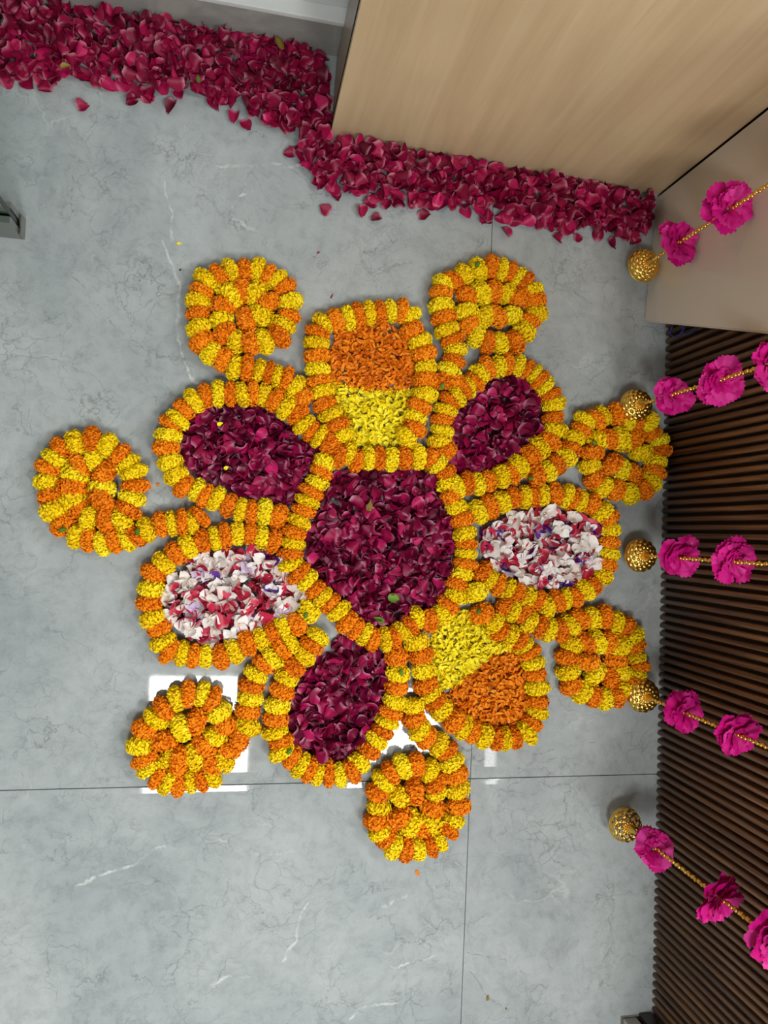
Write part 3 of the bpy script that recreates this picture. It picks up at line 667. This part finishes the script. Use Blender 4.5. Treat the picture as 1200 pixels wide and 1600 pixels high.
# mixed ovals: white and purple blossoms, red petals
def blossom(seed, mat, size, n=5, name='blossom'):
    r = np.random.default_rng(seed); A = Acc()
    for k in range(n):
        V, Fc, AL = petal_variant(seed*17+k, size*.60, size*.60, .35, .5, 6, 5, .35)
        V = V + np.array([size*.31, 0, 0])
        R_ = rot_np((r.normal(0, .35), r.normal(-.2, .28), 2*math.pi*k/n+r.normal(0, .3)))
        A.add(V @ R_.T, Fc, along=AL, rnd=float(np.clip(r.normal(.55, .2), 0, 1)))
    return A.mesh(name, mat, True)
WHT = [blossom(200+i, M_WHITE, .046, 4 if i % 3 else 5, 'white_blossom') for i in range(8)]
PUR = [blossom(240+i, M_PURPLE, .046, 3, 'purple_blossom') for i in range(4)]
LIL = [blossom(260+i, M_LILAC, .042, 4, 'lilac_blossom') for i in range(3)]
def mixed(poly_px, word, n_red, n_white, n_pur, n_lil, spots):
    poly = shrink(poly_px, .95)
    under = settle(scatter(poly, 70, .010, .03))
    heap('red_petal', RED_M, M_RED, under, 0, '', '', 'petal', 'layer of red petals under the blossoms in the %s oval' % word, 'red_petals_below')
    pw_ = [tuple(P(*q)[:2]) for q in poly]; xs = [p[0] for p in pw_]; ys = [p[1] for p in pw_]
    def place(meshes, name, n, label, zr, tilt, sc, fixed=(), cat='blossom'):
        pts = [tuple(P(*q)[:2]) for q in fixed]
        tries = 0
        while len(pts) < n:
            best = None
            for _ in range(12):
                while True:
                    x = random.uniform(min(xs), max(xs)); y = random.uniform(min(ys), max(ys))
                    if inside(pw_, x, y): break
                d = min([math.hypot(x-a, y-b) for a, b in pts] or [1])
                if best is None or d > best[0]: best = (d, x, y)
            pts.append(best[1:])
        for x, y in pts:
            s = random.uniform(*sc)
            o = link(name, random.choice(meshes), None, (x, y, random.uniform(*zr)), (random.gauss(0, tilt), random.gauss(0, tilt), random.uniform(0, 6.28)), (s, s, s))
            pt = part_of(poly_px, (x, y)); tag(o, label % word + ', %s part' % pt, cat, '%ss in the %s oval, %s part' % (name.replace('_', ' '), word, pt))
    place(RED_M, 'red_petal', n_red, 'red petal among the blossoms in the %s oval', (.018, .036), .4, (.75, 1.05), cat='petal')
    place(WHT, 'white_blossom', n_white, 'white blossom heaped in the %s oval', (.024, .038), .35, (.7, 1.05))
    place(PUR, 'purple_blossom', n_pur, 'deep purple blossom in the %s oval', (.022, .034), .5, (.65, .95), spots)
    place(LIL, 'lilac_blossom', n_lil, 'pale lilac blossom in the %s oval', (.022, .034), .5, (.7, 1.0))
LLM = [(335, 860), (365, 860), (400, 850), (430, 860), (440, 880), (450, 900), (475, 925), (450, 960), (420, 970), (390, 980), (360, 1000), (320, 1003), (290, 995), (265, 960), (258, 930), (262, 910), (285, 885), (310, 870)]
RM = [(750, 830), (770, 815), (800, 802), (840, 797), (880, 800), (915, 810), (930, 830), (928, 860), (920, 890), (900, 905), (870, 918), (830, 915), (800, 902), (770, 890), (750, 875), (746, 850)]
mixed(LLM, 'left', 66, 46, 6, 7, [(316, 972), (424, 878), (388, 958), (333, 905), (422, 915), (410, 872)])
mixed(RM, 'right', 66, 42, 14, 5, [(758, 855), (755, 840), (895, 868), (925, 828), (840, 905), (856, 851), (846, 830), (870, 912), (876, 906), (782, 890), (780, 835), (835, 830)])

#==HANGING==
# ------------------------------------------------------------------ hanging garlands of the counter
def gold_material():
    m, nt, b = new_mat('polished_gold', lin(240, 198, 96), .30, 1.0)
    n = N(nt, 'ShaderNodeTexNoise', i_Scale=260.0, i_Detail=3.0); tc = N(nt, 'ShaderNodeTexCoord'); L(nt, tc.outputs['Object'], n.inputs['Vector'])
    bp = N(nt, 'ShaderNodeBump', i_Strength=.25, i_Distance=.001); L(nt, n.outputs['Fac'], bp.inputs['Height']); L(nt, bp.outputs[0], b.inputs['Normal'])
    return m
M_GOLD = gold_material()
def dome(open_work):
    """filigree bell seen from above: rim radius .034, apex at z=.038"""
    R_, H_ = .038, .024; NU, NV = 108, 36; V, Fc = [], []
    for i in range(NV+1):
        t = i/NV                                  # 0 apex, 1 rim
        r = .006 + (R_-.006)*math.sin(t*math.pi/2)**1.0; z = H_*(math.cos(t*math.pi/2))**.8
        for j in range(NU):
            a = 2*math.pi*j/NU; bump = 0
            if .08 < t < .97:
                rows = t*5.5; cell = math.sin(rows*math.pi)**2; ph = (int(rows) % 2)*math.pi/13
                bump = .0034*cell*(.5+.5*math.cos(13*(a+ph)))
            if t >= .97: bump = .0012
            V.append(((r+bump*t)*math.cos(a), (r+bump*t)*math.sin(a), z+bump*(1.2-t)))
    for i in range(NV):
        t = (i+.5)/NV
        for j in range(NU):
            if open_work and .18 < t < .93:
                row = int((t-.18)/.25); u = ((t-.18)/.25) % 1; v = ((j+.5+(row % 2)*(NU/16))/(NU/8)) % 1
                d = abs(u-.5)*1.0+abs(v-.5)*1.1
                if .14 < d < .40: continue
            j2 = (j+1) % NU; Fc.append((i*NU+j, i*NU+j2, (i+1)*NU+j2, (i+1)*NU+j))
    me = mesh_np('gold_bell', V, Fc, M_GOLD, True)
    bm = bmesh.new(); bm.from_mesh(me); bmesh.ops.recalc_face_normals(bm, faces=bm.faces)
    bmesh.ops.solidify(bm, geom=bm.faces[:], thickness=.0014); bm.to_mesh(me); bm.free()
    return me
BELL, BELL_OPEN = dome(False), dome(True)
def rim_mesh():
    pts = [(.0385*math.cos(2*math.pi*k/40), .0385*math.sin(2*math.pi*k/40), 0) for k in range(41)]
    V, Fc = tube(pts, .0016, 6, False); return mesh_np('bell_rim', V, Fc, M_GOLD, True)
RIM = rim_mesh()
def knob_mesh():
    V, Fc = tube([(0, 0, .020), (0, 0, .025), (0, 0, .030), (0, 0, .037), (0, 0, .044), (0, 0, .050)], [.009, .0105, .0085, .0065, .0045, .002], 14)
    return mesh_np('bell_neck', V, Fc, M_GOLD, True)
KNOB = knob_mesh()
def carnation(seed):
    """fringed magenta cloth flower threaded on the strand, opening upwards"""
    r = np.random.default_rng(seed); A = Acc()
    for lay, (npet, rad, lift) in enumerate(((8, .043, .05), (8, .041, .38), (8, .036, .72), (7, .030, 1.0), (5, .022, 1.25))):
        for k in range(npet):
            if r.random() < .10: continue
            a0 = 2*math.pi*k/npet + lay*.5 + r.normal(0, .2); R_ = rad*r.uniform(.8, 1.15); spread = math.pi/npet*1.7
            el = lift + r.normal(0, .22); V, AL = [], []; nu, nv = 5, 15
            ruf = r.uniform(.1, .25); ph = r.uniform(0, 6)
            for i in range(nu):
                u = i/(nu-1)
                for j in range(nv):
                    v = -1+2*j/(nv-1); th = v*spread*(.35+.65*u**.5)
                    rr = R_*u*(1-.12*v*v)
                    if i == nu-1: rr *= (1.03 if j % 2 else .965)*r.uniform(.96, 1.03)
                    e = el*(1-.35*u); h = rr*math.sin(e) + ruf*R_*.35*u*math.sin(5*v+ph); q = rr*math.cos(e)
                    V.append((.002+q*math.cos(th), q*math.sin(th), h)); AL.append(.2+.8*u if r.random() < .97 else .1)
            if r.random() < .16: AL = [max(0, x-.25) for x in AL]
            Fc = [(i*nv+j, i*nv+j+1, (i+1)*nv+j+1, (i+1)*nv+j) for i in range(nu-1) for j in range(nv-1)]
            A.add(np.array(V) @ rot_np((0, 0, a0)).T, Fc, along=AL, rnd=float(np.clip(r.normal(.5, .2), 0, 1)))
    return A.mesh('carnation', M_PINK, True)
CARN = [carnation(300+i) for i in range(8)]
def icos(r=1.0):
    bm = bmesh.new(); bmesh.ops.create_icosphere(bm, subdivisions=2, radius=r); V = np.array([v.co[:] for v in bm.verts]); Fc = [tuple(v.index for v in f.verts) for f in bm.faces]; bm.free(); return V, Fc
ICO = icos()
def z_on(px, base):
    """height above the floor point base at which a hung thing shows nearest to a pixel"""
    best = None
    for k in range(0, 1100):
        z = k/1000; q = ROT.T @ np.array([base.x, base.y, z-CAM_H])
        d = math.hypot(600+F*q[0]/-q[2]-px[0], 800-F*q[1]/-q[2]-px[1])
        if best is None or d < best[0]: best = (d, z)
    return best[1]
TOPZ = .76
def hanging(label, bell_px, flowers, open_work=False, sc=(1.0,), seed=0):
    zb = .045; pb = P(bell_px[0], bell_px[1], zb+.012)
    base = Vector((pb.x, pb.y, 0))
    root = empty('hanging_garland', base); tag(root, label, 'garland', 'pink garlands hanging in front of the counter')
    bell = link('gold_bell', BELL_OPEN if open_work else BELL, root, (0, 0, zb)); link('bell_rim', RIM, bell); link('bell_neck', KNOB, bell)
    zs = [z_on(f, base) for f in flowers]
    rr = random.Random(seed)
    step = (zs[-1]-zs[0])/(len(zs)-1)
    allz = list(zs)
    while allz[-1]+step < TOPZ-.05: allz.append(allz[-1]+step)
    for k, z in enumerate(allz):
        s = sc[k % len(sc)]
        off = (rr.gauss(0, .003), rr.gauss(0, .003))
        link('carnation', CARN[(seed*3+k) % 8], root, (off[0], off[1], z-.006), (rr.gauss(0, .2), rr.gauss(0, .2), rr.uniform(0, 6.28)), (s, s, s))
    A = Acc(); z = zb+.052; k = 0
    while z < TOPZ:
        a = k*2.4; A.add(ICO[0]*np.array([.0043, .0043, .0034])+np.array([.0012*math.cos(a), .0012*math.sin(a), z]), ICO[1])
        z += .0066; k += 1
    o = link('bead_strand', A.mesh('bead_strand', M_GOLD, True), root); o['kind'] = 'stuff'
    V, Fc = tube([(0, 0, zb+.04), (0, 0, TOPZ)], .0008, 5); link('thread', mesh_np('thread', V, Fc, M_GOLD), root)
    return root
hanging('pink garland with gold bell hanging in front of the white board', (1009, 413), [(1060, 380), (1143, 325)], seed=1, sc=(1.1, 1.12))
hanging('pink garland whose gold bell hangs over the right-hand coil', (997, 633), [(1050, 622), (1130, 598), (1210, 572)], seed=2, sc=(1.0, 1.1, 1.0))
hanging('pink garland with gold bell, third of five, level with the mixed oval', (1004, 868), [(1063, 870), (1147, 876)], seed=3, sc=(1.05, 1.0))
hanging('pink garland with gold bell over the lower right coil', (1008, 1088), [(1077, 1098), (1160, 1138)], seed=4, sc=(.95, 1.05))
hanging('pink garland with openwork gold bell, nearest the grey post', (980, 1291), [(1025, 1327), (1120, 1404), (1198, 1480)], True, seed=5, sc=(1.0, 1.3, 1.15))

# ------------------------------------------------------------------ leaves and crumbs
def leaf(px, z, length, width, rz, mat, label, name='leaf', cat='leaf', tilt=(0.1, .1)):
    V, Fc, AL = petal_variant(int(px[0]*7+px[1]), length, width, .3, .4)
    o = link(name, mesh_np(name, V, Fc, mat, True, {'rnd': np.full(len(V), .5), 'along': AL}), None, P(px[0], px[1], z), (tilt[0], tilt[1], math.radians(rz))); tag(o, label, cat); return o
leaf((616, 935), .046, .034, .020, -10, M_GREEN, 'green leaf lying on the central rose petals')
leaf((592, 968), .040, .026, .014, 160, M_GREEN, 'small green leaf at the lower edge of the central rose petals')
leaf((578, 790), .046, .024, .018, 80, M_DRYLEAF, 'brownish petal on the upper part of the central rose heap', 'dry_petal', 'petal')
leaf((437, 66), .040, .030, .016, 120, M_DRYLEAF, 'yellow-green leaf at the upper edge of the rose strip, left of the cabinet')
leaf((310, 122), .046, .018, .011, 100, M_GREEN, 'small green leaf in the middle of the rose strip')
leaf((103, 103), .046, .024, .018, 30, M_DRYLEAF, 'olive brown dry flower in the left part of the rose strip', 'dry_petal', 'petal')
leaf((763, 1560), .004, .015, .009, 80, M_DRYLEAF, 'tiny dry leaf on the floor below the rangoli, lower right tile')
leaf((791, 1576), .003, .008, .005, 120, M_GREEN, 'tiny green crumb on the lower right tile', 'leaf_crumb')
leaf((653, 1366), .004, .014, .008, -60, M_OSHRED, 'single orange petal fallen below the bottom coil', 'marigold_petal', 'petal')
leaf((281, 380), .003, .012, .005, 10, M_YSHRED, 'single yellow petal on the floor above the upper left coil', 'marigold_petal', 'petal')
leaf((247, 757), .003, .009, .007, 10, M_OSHRED, 'single orange petal between left coil and upper left loop', 'marigold_petal', 'petal')
leaf((498, 394), .003, .009, .006, 40, M_ROSE, 'tiny dark rose crumb on the floor above the top loop', 'petal_crumb', 'petal')
leaf((519, 462), .004, .013, .004, 70, M_ROSE, 'tiny dark stalk on the floor just left of the top loop', 'stalk_crumb', 'stalk')
leaf((344, 682 - 20), .046, .012, .008, 20, M_YSHRED, 'yellow petal on the rose heap of the upper left oval, upper edge', 'marigold_petal', 'petal')
leaf((354, 731), .044, .011, .008, 30, M_YSHRED, 'yellow petal on the rose heap of the upper left oval, lower side', 'marigold_petal', 'petal')
leaf((282, 421), .003, .007, .005, 30, M_RUBBER, 'tiny dark grey chip on the floor left of the upper left coil', 'stone_chip', 'chip')
